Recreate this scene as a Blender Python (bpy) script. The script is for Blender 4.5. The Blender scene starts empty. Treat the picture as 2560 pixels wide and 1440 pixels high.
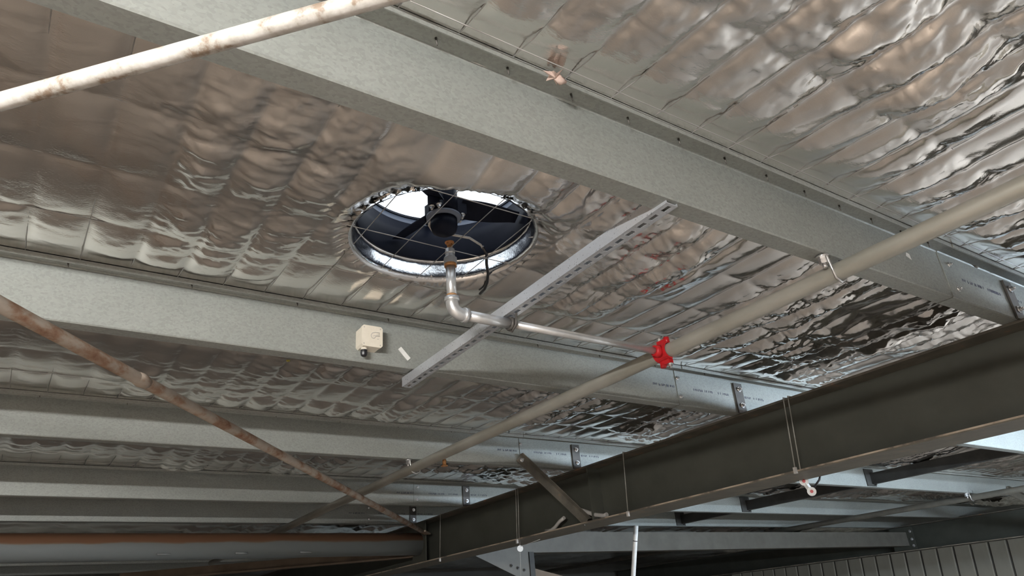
import bpy, math, random
import numpy as np
from mathutils import Matrix, Vector

# ------------------------------------------------------------------ camera
# The roof frame (u, v, n): u runs along the purlins, v along the rafters (down the slope, away from
# the camera), n is normal to the foil.  The camera stands at its origin; W carries it into the world.
scene = bpy.context.scene
SLOPE = math.radians(4.972)
CAM_Z = 1.75
W = Matrix.Translation((0, 0, CAM_Z)) @ Matrix.Rotation(-SLOPE, 4, 'X')
FPX = 1768.12
_P = Vector((4070 - 1280, 1332 - 720, FPX)).normalized()
_R = Vector((-50 - 1280, 1675 - 720, FPX)).normalized()
_N = _P.cross(_R)
if _N.y > 0:
    _N = -_N
AX = (_P, _R, _N)                       # rows: u, v, n axes in (right, down, forward)
cam_d = bpy.data.cameras.new('camera')
cam_d.sensor_width = 36.0
cam_d.lens = 36.0 * FPX / 2560.0
cam_d.clip_start = 0.02
cam_d.clip_end = 300
cam = bpy.data.objects.new('camera', cam_d)
scene.collection.objects.link(cam)
rot = Matrix(((AX[0].x, -AX[0].y, -AX[0].z), (AX[1].x, -AX[1].y, -AX[1].z), (AX[2].x, -AX[2].y, -AX[2].z)))
cam.matrix_world = W @ rot.to_4x4()
scene.camera = cam

# ------------------------------------------------------------------ sky, daylight, exposure
SKY = 1.75
LAMP_WARM = 1320.0
FILL_COOL = 520.0
world = bpy.data.worlds.new('sky')
scene.world = world
world.use_nodes = True
bg = world.node_tree.nodes['Background']
bg.inputs['Color'].default_value = (0.84, 0.92, 1.0, 1)
bg.inputs['Strength'].default_value = SKY
scene.view_settings.view_transform = 'Standard'
scene.view_settings.look = 'None'
scene.view_settings.gamma = 1.0
scene.view_settings.exposure = 0.0
scene.view_settings.use_curve_mapping = False
scene.cycles.use_denoising = True
scene.cycles.sample_clamp_indirect = 8.0
scene.cycles.max_bounces = 5
scene.cycles.glossy_bounces = 3
scene.cycles.diffuse_bounces = 3
scene.cycles.use_adaptive_sampling = True
scene.cycles.adaptive_threshold = 0.06

COL = scene.collection
rng = random.Random(7)


def portal(name, m, sx, sy):
    l = bpy.data.lights.new(name, 'AREA')
    l.shape = 'RECTANGLE'
    l.size, l.size_y = sx, sy
    l.cycles.is_portal = True
    o = bpy.data.objects.new(name, l)
    COL.objects.link(o)
    o.matrix_world = m
    return o


DOOR_U0, DOOR_U1, DOOR_H, BACK_Y = -3.2, 6.6, 2.2, -3.4  # unseen doorway, added and placed for its daylight on the floor
portal('doorway_portal', Matrix.Translation(((DOOR_U0 + DOOR_U1) / 2, BACK_Y - 0.12, DOOR_H / 2)) @ Matrix.Rotation(math.radians(90), 4, 'X'),
       DOOR_U1 - DOOR_U0, DOOR_H)
HC = (1.034, 1.806)                     # fan opening, roof frame
portal('fan_portal', W @ Matrix.Translation((HC[0], HC[1], 1.56)), 0.7, 0.7)

# ------------------------------------------------------------------ materials


def mat(name, col=(0.5, 0.5, 0.5), rough=0.5, metal=0.0, spec=0.5):
    m = bpy.data.materials.new(name)
    m.use_nodes = True
    b = m.node_tree.nodes['Principled BSDF']
    b.inputs['Base Color'].default_value = (*col, 1)
    b.inputs['Roughness'].default_value = rough
    b.inputs['Metallic'].default_value = metal
    b.inputs['Specular IOR Level'].default_value = spec
    return m


def nodes(m):
    nt = m.node_tree
    return nt, nt.nodes['Principled BSDF'], nt.nodes.new, nt.links.new


def coords(nt, scale=(1, 1, 1)):
    tc = nt.nodes.new('ShaderNodeTexCoord')
    mp = nt.nodes.new('ShaderNodeMapping')
    mp.inputs['Scale'].default_value = scale
    nt.links.new(tc.outputs['Object'], mp.inputs['Vector'])
    return mp.outputs['Vector']


def noise(nt, vec, scale, detail=3, rough=0.5):
    n = nt.nodes.new('ShaderNodeTexNoise')
    n.inputs['Scale'].default_value = scale
    n.inputs['Detail'].default_value = detail
    n.inputs['Roughness'].default_value = rough
    nt.links.new(vec, n.inputs['Vector'])
    return n.outputs['Fac']


def ramp(nt, fac, stops):
    r = nt.nodes.new('ShaderNodeValToRGB')
    el = r.color_ramp.elements
    while len(el) < len(stops):
        el.new(0.5)
    for e, (p, c) in zip(el, stops):
        e.position = p
        e.color = (*c, 1) if len(c) == 3 else c
    nt.links.new(fac, r.inputs['Fac'])
    return r.outputs['Color']


def bump(nt, b, height, strength, dist):
    bp = nt.nodes.new('ShaderNodeBump')
    bp.inputs['Strength'].default_value = strength
    bp.inputs['Distance'].default_value = dist
    nt.links.new(height, bp.inputs['Height'])
    nt.links.new(bp.outputs['Normal'], b.inputs['Normal'])


def mottled(name, stops, scale, rough=0.5, metal=0.0, detail=4, stretch=(1, 1, 1), bumpd=0.0, rrange=None):
    m = mat(name, rough=rough, metal=metal)
    nt, b, new, link = nodes(m)
    vec = coords(nt, stretch)
    f = noise(nt, vec, scale, detail, 0.6)
    link(ramp(nt, f, stops), b.inputs['Base Color'])
    if rrange:
        link(ramp(nt, f, [(0.3, (rrange[0],) * 3), (0.7, (rrange[1],) * 3)]), b.inputs['Roughness'])
    if bumpd:
        bump(nt, b, noise(nt, vec, scale * 3, 3), 0.5, bumpd)
    return m


def galv(name, base=(0.305, 0.32, 0.30), metal=0.25, rough=0.50, spangle=170, con=0.12):
    m = mat(name, base, rough, metal)
    nt, b, new, link = nodes(m)
    vec = coords(nt, (0.75, 1, 1))
    v = new('ShaderNodeTexVoronoi')
    v.inputs['Scale'].default_value = spangle
    link(vec, v.inputs['Vector'])
    sep = new('ShaderNodeSeparateColor')
    link(v.outputs['Color'], sep.inputs['Color'])
    d = tuple(c * (1 - con) for c in base)
    l = tuple(min(1, c * (1 + con * 0.6)) for c in base)
    c1 = ramp(nt, sep.outputs['Red'], [(0.0, d), (0.45, base), (1.0, l)])
    f = noise(nt, vec, 5, 4)
    c2 = ramp(nt, f, [(0.3, (0.90, 0.90, 0.90)), (0.7, (1, 1, 1))])
    mx = new('ShaderNodeMix')
    mx.data_type = 'RGBA'
    mx.blend_type = 'MULTIPLY'
    mx.inputs['Factor'].default_value = 1.0
    link(c1, mx.inputs['A'])
    link(c2, mx.inputs['B'])
    link(mx.outputs['Result'], b.inputs['Base Color'])
    link(ramp(nt, sep.outputs['Green'], [(0, (rough - 0.07,) * 3), (1, (rough + 0.1,) * 3)]), b.inputs['Roughness'])
    return m


M_GALV = galv('galvanised_steel')
M_ZINC = galv('bright_zinc', (0.60, 0.63, 0.67), 0.55, 0.34, 260, 0.05)
M_PIPE = mottled('dull_pipe_zinc', [(0.3, (0.33, 0.32, 0.27)), (0.7, (0.46, 0.45, 0.40))], 7, 0.42, 0.45, stretch=(1, .4, 1))
M_BRANCH = mottled('branch_pipe_zinc', [(0.35, (0.50, 0.50, 0.49)), (0.7, (0.68, 0.69, 0.70))], 9, 0.33, 0.7)
M_BLOTCH = mottled('weathered_brace_paint', [(0.38, (0.25, 0.19, 0.14)), (0.46, (0.44, 0.42, 0.38)), (0.62, (0.60, 0.585, 0.555))], 24, 0.5, 0.1, 6, bumpd=0.002)
M_RUST = mottled('rusty_brace', [(0.30, (0.16, 0.065, 0.03)), (0.42, (0.27, 0.17, 0.115)), (0.52, (0.36, 0.30, 0.245)), (0.75, (0.42, 0.375, 0.33))], 9, 0.75, 0.0, 6, stretch=(1, 1, 2), bumpd=0.003)
M_STRUT = mat('strut_rust', rough=0.6, metal=0.1)


def strut_rust():
    nt, b, new, link = nodes(M_STRUT)
    tc = new('ShaderNodeTexCoord')
    sp = new('ShaderNodeSeparateXYZ')
    link(tc.outputs['Object'], sp.inputs['Vector'])
    f = noise(nt, coords(nt, (0.4, 1, 1)), 6, 4)
    ad = new('ShaderNodeMath')
    ad.operation = 'MULTIPLY_ADD'
    link(f, ad.inputs[0])
    ad.inputs[1].default_value = 0.045
    link(sp.outputs['Z'], ad.inputs[2])
    mr = new('ShaderNodeMapRange')
    mr.inputs['From Min'].default_value = 0.034
    mr.inputs['From Max'].default_value = 0.052
    link(ad.outputs[0], mr.inputs['Value'])
    link(ramp(nt, mr.outputs['Result'], [(0, (0.17, 0.18, 0.175)), (0.5, (0.17, 0.115, 0.075)), (1, (0.165, 0.08, 0.042))]), b.inputs['Base Color'])


strut_rust()
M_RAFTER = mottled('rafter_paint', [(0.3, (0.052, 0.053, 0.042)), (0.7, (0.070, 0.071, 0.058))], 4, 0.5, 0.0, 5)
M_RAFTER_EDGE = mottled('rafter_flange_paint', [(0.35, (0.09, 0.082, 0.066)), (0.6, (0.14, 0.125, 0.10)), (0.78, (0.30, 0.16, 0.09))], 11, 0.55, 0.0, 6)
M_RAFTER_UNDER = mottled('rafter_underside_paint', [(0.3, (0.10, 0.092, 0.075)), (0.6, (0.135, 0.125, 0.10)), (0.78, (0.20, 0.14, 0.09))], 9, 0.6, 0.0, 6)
M_WORN_HIGHLIGHT = mottled('worn_edge_highlight_paint', [(0.40, (0.12, 0.10, 0.08)), (0.5, (0.36, 0.29, 0.22)), (0.65, (0.48, 0.40, 0.31))], 5, 0.6, 0.0, 6)  # bare worn edge, with its bright highlight put into the tan
M_BRIDGE = mottled('bridging_unlit_dark', [(0.3, (0.030, 0.029, 0.026)), (0.7, (0.05, 0.048, 0.043))], 8, 0.6)  # the bars' unlit side is put into this near-black colour
M_DARKSTEEL = mottled('dark_bracket_steel', [(0.3, (0.07, 0.065, 0.06)), (0.7, (0.11, 0.10, 0.09))], 12, 0.5, 0.2)
M_BOLT = mottled('bolt_zinc', [(0.3, (0.6, 0.6, 0.6)), (0.7, (0.8, 0.8, 0.8))], 90, 0.25, 0.9)
M_BLACK = mottled('black_plastic', [(0.3, (0.010, 0.010, 0.013)), (0.7, (0.018, 0.018, 0.022))], 20, 0.35)
M_FANBLACK = mottled('fan_black', [(0.3, (0.007, 0.009, 0.016)), (0.7, (0.012, 0.014, 0.024))], 12, 0.42)
M_FANBLACK.node_tree.nodes['Principled BSDF'].inputs['Specular IOR Level'].default_value = 0.07
M_RING = mottled('fan_ring_grey', [(0.3, (0.10, 0.12, 0.16)), (0.7, (0.13, 0.15, 0.20))], 12, 0.5)
M_TIE = mottled('tie_beam_paint', [(0.3, (0.10, 0.092, 0.075)), (0.7, (0.135, 0.125, 0.105))], 6, 0.55)
M_CREAM = mottled('cream_plastic', [(0.3, (0.66, 0.61, 0.51)), (0.7, (0.72, 0.67, 0.57))], 30, 0.45)
M_WHITE = mottled('white_plastic', [(0.3, (0.72, 0.72, 0.70)), (0.7, (0.80, 0.80, 0.78))], 40, 0.4)
M_PINK = mottled('pink_scrap', [(0.3, (0.44, 0.32, 0.27)), (0.7, (0.56, 0.44, 0.385))], 60, 0.8)
M_YELLOW = mottled('yellow_scrap', [(0.3, (0.42, 0.36, 0.05)), (0.7, (0.52, 0.45, 0.08))], 60, 0.7)
M_RED = mottled('red_paint', [(0.3, (0.42, 0.008, 0.012)), (0.7, (0.55, 0.012, 0.018))], 60, 0.4)
M_BRASS = mottled('brass_nozzle', [(0.3, (0.40, 0.17, 0.06)), (0.7, (0.60, 0.33, 0.14))], 90, 0.45, 0.5)
M_CONDUIT = mottled('grey_conduit', [(0.3, (0.40, 0.38, 0.35)), (0.7, (0.48, 0.46, 0.43))], 25, 0.5)
M_INK = mottled('stamp_ink', [(0.35, (0.03, 0.03, 0.06)), (0.7, (0.12, 0.12, 0.16))], 150, 0.7)
M_WIRE = mottled('mesh_wire_zinc', [(0.3, (0.30, 0.29, 0.28)), (0.7, (0.42, 0.41, 0.40))], 10, 0.4, 0.6)
M_HANGWIRE = mottled('hanging_wire', [(0.3, (0.28, 0.27, 0.24)), (0.7, (0.36, 0.35, 0.31))], 20, 0.5, 0.3)
M_FLOOR = mottled('dusty_concrete', [(0.3, (0.30, 0.245, 0.20)), (0.7, (0.40, 0.335, 0.28))], 0.8, 0.85, 0.0, 6)
M_WALL = mottled('wall_paint', [(0.3, (0.12, 0.115, 0.10)), (0.7, (0.15, 0.145, 0.13))], 2, 0.7)
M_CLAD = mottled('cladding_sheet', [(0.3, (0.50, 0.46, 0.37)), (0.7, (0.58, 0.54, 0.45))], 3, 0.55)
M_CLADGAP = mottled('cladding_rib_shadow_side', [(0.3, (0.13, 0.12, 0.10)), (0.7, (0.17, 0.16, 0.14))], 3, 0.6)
M_BROWN = mottled('brown_steel', [(0.3, (0.12, 0.085, 0.055)), (0.7, (0.19, 0.135, 0.09))], 5, 0.6)


def foil_mat(name, col, rough, b1, b2):
    m = mat(name, col, rough, 1.0)
    nt, b, new, link = nodes(m)
    vec = coords(nt)
    nr = new('ShaderNodeTexNoise')
    nr.noise_type = 'RIDGED_MULTIFRACTAL'
    nr.inputs['Scale'].default_value = 9.0
    nr.inputs['Detail'].default_value = 4.0
    nr.inputs['Roughness'].default_value = 0.55
    nr.inputs['Distortion'].default_value = 0.6
    link(vec, nr.inputs['Vector'])
    n1 = nr.outputs['Fac']
    n2 = noise(nt, coords(nt, (1, 2.2, 1)), 90, 3, 0.6)
    rg = new('ShaderNodeMath')
    rg.operation = 'MULTIPLY_ADD'
    link(n2, rg.inputs[0])
    rg.inputs[1].default_value = b2
    mm = new('ShaderNodeMath')
    mm.operation = 'MULTIPLY'
    link(n1, mm.inputs[0])
    mm.inputs[1].default_value = b1
    link(mm.outputs[0], rg.inputs[2])
    bump(nt, b, rg.outputs[0], 1.0, 1.0)
    f = noise(nt, vec, 3.0, 3)
    link(ramp(nt, f, [(0.3, (rough - 0.05,) * 3), (0.7, (rough + 0.07,) * 3)]), b.inputs['Roughness'])
    return m


M_FOIL = foil_mat('foil_facing', (0.82, 0.79, 0.755), 0.15, 0.0016, 0.0005)
M_TAPE = foil_mat('foil_tape', (0.86, 0.87, 0.88), 0.14, 0.0022, 0.0006)


def emit(name, col, s):
    m = bpy.data.materials.new(name)
    m.use_nodes = True
    nt = m.node_tree
    nt.nodes.remove(nt.nodes['Principled BSDF'])
    e = nt.nodes.new('ShaderNodeEmission')
    e.inputs['Color'].default_value = (*col, 1)
    e.inputs['Strength'].default_value = s
    nt.links.new(e.outputs[0], nt.nodes['Material Output'].inputs['Surface'])
    return m


# ------------------------------------------------------------------ mesh helpers


class MB:
    def __init__(s):
        s.v, s.f, s.sm = [], [], []

    def add(s, vs, fs, smooth=False):
        k = len(s.v)
        s.v += [tuple(p) for p in vs]
        s.f += [tuple(i + k for i in f) for f in fs]
        s.sm += [smooth] * len(fs)
        return s

    def box(s, a, b):
        x0, y0, z0 = (min(a[i], b[i]) for i in range(3))
        x1, y1, z1 = (max(a[i], b[i]) for i in range(3))
        return s.add([(x0, y0, z0), (x1, y0, z0), (x1, y1, z0), (x0, y1, z0), (x0, y0, z1), (x1, y0, z1), (x1, y1, z1), (x0, y1, z1)],
                     [(0, 3, 2, 1), (4, 5, 6, 7), (0, 1, 5, 4), (1, 2, 6, 5), (2, 3, 7, 6), (3, 0, 4, 7)])

    def obox(s, c, ax, ay, az):
        """box of half-axes ax, ay, az about c"""
        c, ax, ay, az = (Vector(q) for q in (c, ax, ay, az))
        vs = [c + i * ax + j * ay + k * az for k in (-1, 1) for i, j in ((-1, -1), (1, -1), (1, 1), (-1, 1))]
        return s.add(vs, [(0, 3, 2, 1), (4, 5, 6, 7), (0, 1, 5, 4), (1, 2, 6, 5), (2, 3, 7, 6), (3, 0, 4, 7)])

    def tube(s, pts, r, seg=14, caps=True, smooth=True):
        pts = [Vector(p) for p in pts]
        rs = r if isinstance(r, (list, tuple)) else [r] * len(pts)
        t0 = (pts[1] - pts[0]).normalized()
        up = Vector((0, 0, 1)) if abs(t0.z) < 0.9 else Vector((0, 1, 0))
        nx = t0.cross(up).normalized()
        vs = []
        for i, p in enumerate(pts):
            if i == 0:
                t = pts[1] - pts[0]
            elif i == len(pts) - 1:
                t = pts[-1] - pts[-2]
            else:
                t = (pts[i + 1] - p).normalized() + (p - pts[i - 1]).normalized()
            t.normalize()
            nx = (nx - t * nx.dot(t)).normalized()
            ny = t.cross(nx)
            vs += [p + rs[i] * (math.cos(2 * math.pi * k / seg) * nx + math.sin(2 * math.pi * k / seg) * ny) for k in range(seg)]
        fs = []
        for i in range(len(pts) - 1):
            for k in range(seg):
                a, b = i * seg + k, i * seg + (k + 1) % seg
                fs.append((a, b, b + seg, a + seg))
        s.add(vs, fs, smooth)
        if caps:
            n = len(s.v) - len(vs)
            s.f += [tuple(n + k for k in reversed(range(seg))), tuple(n + len(vs) - seg + k for k in range(seg))]
            s.sm += [False, False]
        return s

    def lathe(s, c, prof, seg=48, axis=2, jitter=0.0, smooth=True):
        """prof: list of (radius, height) about an n-parallel axis through c (u, v)"""
        vs = []
        for r, h in prof:
            for k in range(seg):
                a = 2 * math.pi * k / seg
                j = rng.uniform(-jitter, jitter) if jitter else 0
                jh = rng.uniform(-jitter, jitter) if jitter else 0
                vs.append((c[0] + (r + j) * math.cos(a), c[1] + (r + j) * math.sin(a), h + jh))
        fs = [(i * seg + k, i * seg + (k + 1) % seg, (i + 1) * seg + (k + 1) % seg, (i + 1) * seg + k)
              for i in range(len(prof) - 1) for k in range(seg)]
        return s.add(vs, fs, smooth)

    def extrude(s, prof, a0, a1, axis):
        """closed profile of 2-D points; axis 'u': prof=(v,n), axis 'v': prof=(u,n)"""
        n = len(prof)
        f = (lambda a, p: (a, p[0], p[1])) if axis == 'u' else (lambda a, p: (p[0], a, p[1]))
        vs = [f(a0, p) for p in prof] + [f(a1, p) for p in prof]
        fs = [(k, (k + 1) % n, n + (k + 1) % n, n + k) for k in range(n)]
        s.add(vs, fs)
        s.f += [tuple(reversed(range(len(s.v) - 2 * n, len(s.v) - n))), tuple(range(len(s.v) - n, len(s.v)))]
        s.sm += [False, False]
        return s

    def data(s, name, base):
        me = bpy.data.meshes.new(name)
        b = Vector(base)
        me.from_pydata([Vector(p) - b for p in s.v], [], s.f)
        me.polygons.foreach_set('use_smooth', s.sm)
        me.update()
        return me


def put(name, mb, material, base=(0, 0, 0), parent=None, frame=W, kind=None):
    """links a mesh; base and coordinates are in the roof frame unless frame says otherwise"""
    me = mb.data(name, base) if isinstance(mb, MB) else mb
    me.materials.append(material)
    o = bpy.data.objects.new(name, me)
    COL.objects.link(o)
    if parent is not None:
        o.parent = parent
    else:
        o.matrix_basis = frame @ Matrix.Translation(base)
    if kind:
        o['kind'] = kind
    return o


def tag(o, label, cat, group=None):
    o['label'] = label
    o['category'] = cat
    if group:
        o['group'] = group
    return o


def thing(name, label, cat, base, group=None, frame=W):
    o = bpy.data.objects.new(name, None)
    o.empty_display_size = 0.05
    COL.objects.link(o)
    o.matrix_basis = frame @ Matrix.Translation(base)
    tag(o, label, cat, group)
    o['base'] = base
    return o


def part(root, name, mb, material, base=None):
    b = base if base is not None else tuple(root['base'])
    return put(name, mb, material, b, root)


def hexbolt(c, axis, r, h, washer=True):
    c, a = Vector(c), Vector(axis).normalized()
    mb = MB()
    if washer:
        mb.tube([c, c + a * h * 0.25], r * 1.45, 14)
    mb.tube([c + a * h * 0.2, c + a * h], r, 6, smooth=False)
    mb.tube([c + a * h, c + a * h * 1.5], r * 0.5, 8)
    return mb


# ------------------------------------------------------------------ layout (roof frame, metres)
FOIL = 1.2
PB, PT = 1.0, 1.2                        # purlin bottom and top
PV = [1.062, 2.538, 4.070, 5.676, 6.746, 7.80, 8.87, 9.96, 11.04]
RU0, RU1, RUM = 3.35, 3.61, 3.48         # rafter flange edges and web
RB, RT = 0.606, 0.9965
R2 = 8.85                                # next rafter, further along u
U_END = 16.0
U_MIN = -7.0

# ------------------------------------------------------------------ setting: floor, walls
WI = Matrix.Identity(4)
floor = put('floor', MB().box((-40, -45, -0.2), (40, 40, 0.0)), M_FLOOR, frame=WI, kind='structure')
wb = MB()
wb.box((U_MIN - 2, BACK_Y - 0.12, 0), (DOOR_U0, BACK_Y, 4)).box((DOOR_U1, BACK_Y - 0.12, 0), (U_END + 0.3, BACK_Y, 4)).box((DOOR_U0, BACK_Y - 0.12, DOOR_H), (DOOR_U1, BACK_Y, 4))
put('wall_back', wb, M_WALL, frame=WI, kind='structure')
put('wall_left', MB().box((U_MIN - 0.12, BACK_Y, 0), (U_MIN, 14, 4)), M_WALL, frame=WI, kind='structure')
put('wall_far', MB().box((U_MIN, 14, 0), (U_END + 0.3, 14.12, 4)), M_WALL, frame=WI, kind='structure')
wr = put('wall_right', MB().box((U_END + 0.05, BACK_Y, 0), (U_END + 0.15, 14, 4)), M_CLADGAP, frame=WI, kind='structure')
pan = None
for k in range(31):
    y0 = 3.0 + k * 0.34
    mb = MB().add([(U_END + 0.05, y0 + 0.02, 0), (U_END + 0.022, y0 + 0.035, 0), (U_END + 0.022, y0 + 0.31, 0), (U_END + 0.05, y0 + 0.325, 0),
                   (U_END + 0.05, y0 + 0.02, 1.0), (U_END + 0.022, y0 + 0.035, 1.0), (U_END + 0.022, y0 + 0.31, 1.0), (U_END + 0.05, y0 + 0.325, 1.0)],
                  [(0, 4, 5, 1), (1, 5, 6, 2), (2, 6, 7, 3), (3, 7, 4, 0)])
    if pan is None:
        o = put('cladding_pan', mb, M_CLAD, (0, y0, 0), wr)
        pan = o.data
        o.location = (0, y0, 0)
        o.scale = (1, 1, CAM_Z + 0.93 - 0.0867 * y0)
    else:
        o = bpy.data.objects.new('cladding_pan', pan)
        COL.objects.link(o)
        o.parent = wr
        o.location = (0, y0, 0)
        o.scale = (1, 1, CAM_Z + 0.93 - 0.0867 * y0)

# ------------------------------------------------------------------ foil ceiling


def vnoise(x, y, seed, lin=False):
    xi, yi = np.floor(x).astype(np.int64), np.floor(y).astype(np.int64)
    xf, yf = x - xi, y - yi
    sx, sy = (xf, yf) if lin else (xf * xf * (3 - 2 * xf), yf * yf * (3 - 2 * yf))

    def h(a, b):
        q = (a * 374761393 + b * 668265263 + seed * 982451653) & 0xffffffff
        q = ((q ^ (q >> 13)) * 1274126177) & 0xffffffff
        q = q ^ (q >> 16)
        return (q & 0xffff) / 65535.0
    a, b, c, d = h(xi, yi), h(xi + 1, yi), h(xi, yi + 1), h(xi + 1, yi + 1)
    return (a + (b - a) * sx) * (1 - sy) + (c + (d - c) * sx) * sy


def tri(x):
    return np.abs(x - np.floor(x) - 0.5) * 2.0


UW0, UWP = 0.03, 0.15                    # mesh wires: along v at these u
VW0, VWP = 1.86, 0.30                    # mesh wires: along u at these v


def foil_height(U, V, va, vb):
    """how far the foil hangs below its plane, between the purlins at va and vb"""
    t = np.clip((V - va) / (vb - va), 0, 1)
    edge = np.clip(np.minimum(V - va, vb - 0.065 - V) / 0.10, 0, 1)
    edge = edge * edge * (3 - 2 * edge)
    sag = 0.016 * np.sin(np.pi * t)
    wob = 0.10 * (vnoise(U * 5, V * 5, 3) - 0.5)
    fu = (U - UW0) / UWP
    fv = (V - VW0) / VWP
    pu = 1 - np.abs(2 * (fu - np.floor(fu)) - 1) ** (2.6 + 4 * wob)
    pv = 1 - np.abs(2 * (fv - np.floor(fv)) - 1) ** 3.5
    low = vnoise(U * 1.7 + 3, V * 1.7 + 9, 1)
    low2 = vnoise(U * 2.3 + 31, V * 2.6 + 5, 2)
    right = np.clip((U - 0.8) / 1.0, 0, 1)
    pillow = (0.003 + 0.010 * low) * (1 + 0.8 * right) * pu * (0.15 + 0.85 * pv)
    wx = 0.10 * (vnoise(U * 4, V * 4, 11) - 0.5) + 0.03 * (vnoise(U * 14, V * 14, 12) - 0.5)
    wy = 0.10 * (vnoise(U * 4, V * 4, 13) - 0.5) + 0.03 * (vnoise(U * 14, V * 14, 14) - 0.5)
    x, y = U + wx, V + wy
    # folds: near the lens side they run along u, past the branch pipe they run along v
    right = np.clip((U - 1.0) / 1.2, 0, 1)
    near = np.clip((1.1 - V) / 0.3, 0, 1) * np.clip((U - 1.0) / 0.5, 0, 1)
    right = np.maximum(right, near)
    crump = np.zeros_like(U)
    for i, (ang, wl, amp, el, iso) in enumerate([(86, .115, .020, 3.0, 'a'), (99, .070, .012, 2.6, 'a'), (74, .19, .020, 2.2, 'a'), (14, .090, .017, 3.0, 'b'), (-14, .060, .011, 2.8, 'b'),
                                                 (34, .13, .018, 2.2, 'b'), (55, .075, .014, 2.0, 'c'), (-48, .060, .011, 2.0, 'c'), (120, .030, .0035, 2.0, 'c'), (62, .11, .013, 1.5, 'c')]):
        a = math.radians(ang)
        p = (x * math.cos(a) + y * math.sin(a)) / wl + 31.7 * i
        q = (y * math.cos(a) - x * math.sin(a)) / (wl * el) + 11.3 * i
        msk = np.clip((vnoise(U * 3.1 + 17 * i, V * 3.1 + 5 * i, 60 + i) - 0.36) * 3.2, 0, 1)
        w = msk * ((1 - 0.7 * right) if iso == 'a' else (0.2 + 0.8 * right) if iso == 'b' else 0.75)
        crump += amp * w * (0.6 * np.abs(vnoise(p, q, 80 + i, True) - 0.5) + 0.4 * np.abs(vnoise(p * 1.3 + 5, q * 1.3, 95 + i, True) - 0.5))
    mask = np.clip((low2 - 0.22) * 2.4, 0.12, 1)
    fine = 0.0016 * tri(3.3 * vnoise(U * 19, V * 19, 21)) + 0.0012 * tri(3.1 * vnoise(U * 37, V * 37, 22))
    return edge * (sag + 2.0 * (1 + 0.7 * right) * crump * mask * (0.4 + 0.6 * pu) + (1.7 + 1.6 * right) * fine * mask) + pillow * np.clip(np.minimum((V - va - 0.034) / 0.06, (vb - 0.034 - V) / 0.16), 0, 1)


def grid_mesh(name, us, vs, va, vb, hole=False, mirror=False):
    U, V = np.meshgrid(us, vs, indexing='ij')
    Z = FOIL + 0.002 - foil_height(U, V, va, vb)
    keep = None
    if hole:
        dx, dy = U - HC[0], V - HC[1]
        r = np.hypot(dx, dy)
        # the cut sheet is dressed up into the throat
        k = np.clip((0.39 - r) / 0.085, 0, 1)
        k = k * k * (3 - 2 * k)
        crk = 0.010 * tri(np.arctan2(dy, dx) * 7 + vnoise(U * 9, V * 9, 77) * 3) + 0.006 * tri(5 * vnoise(U * 23, V * 23, 78))
        Z = Z * (1 - k) + k * (FOIL + 0.002 - crk)
        # a slack lip on the near side hangs over the opening's edge
        g = np.exp(-(((U - 0.90) / 0.20) ** 2 + ((V - 1.47) / 0.11) ** 2))
        Z -= 0.040 * g * np.clip((r - 0.30) / 0.05, 0, 1)
        rl = 0.305
        s = np.where((r < rl) & (r > rl - 0.02), rl / np.maximum(r, 1e-6), 1.0)
        keep = r > rl - 0.0205
        U, V = HC[0] + dx * s, HC[1] + dy * s
    nu, nv = len(us), len(vs)
    co = np.stack([U, V, Z], -1).reshape(-1, 3).astype(np.float32)
    idx = np.arange(nu * nv).reshape(nu, nv)
    q = np.stack([idx[:-1, :-1], idx[:-1, 1:], idx[1:, 1:], idx[1:, :-1]], -1).reshape(-1, 4)
    if keep is not None:
        kf = keep.reshape(-1)
        q = q[kf[q].all(1)]
        used = np.zeros(len(co), bool)
        used[q.ravel()] = True
        mp = np.cumsum(used) - 1
        co = co[used]
        q = mp[q]
    me = bpy.data.meshes.new(name)
    me.vertices.add(len(co))
    me.vertices.foreach_set('co', co.ravel())
    me.loops.add(q.size)
    me.loops.foreach_set('vertex_index', q.ravel().astype(np.int32))
    me.polygons.add(len(q))
    me.polygons.foreach_set('loop_start', np.arange(0, q.size, 4, dtype=np.int32))
    me.polygons.foreach_set('loop_total', np.full(len(q), 4, np.int32))
    me.polygons.foreach_set('use_smooth', np.ones(len(q), bool))
    me.update(calc_edges=True)
    return me


def steps(segs):
    out = []
    for a, b, d in segs:
        n = max(1, int(round((b - a) / d)))
        out.append(np.linspace(a, b, n, endpoint=False))
    out.append(np.array([segs[-1][1]]))
    return np.concatenate(out)


ceiling = bpy.data.objects.new('ceiling', None)
COL.objects.link(ceiling)
ceiling.matrix_basis = W
ceiling['kind'] = 'structure'
ceiling['label'] = 'silver foil insulation sheets over the purlins'


def foil_strip(va, vb, us, dv, hole=False):
    me = grid_mesh('foil_sheet', us, steps([(va, vb, dv)]), va, vb, hole)
    put('foil_sheet', me, M_FOIL, parent=ceiling)


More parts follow.
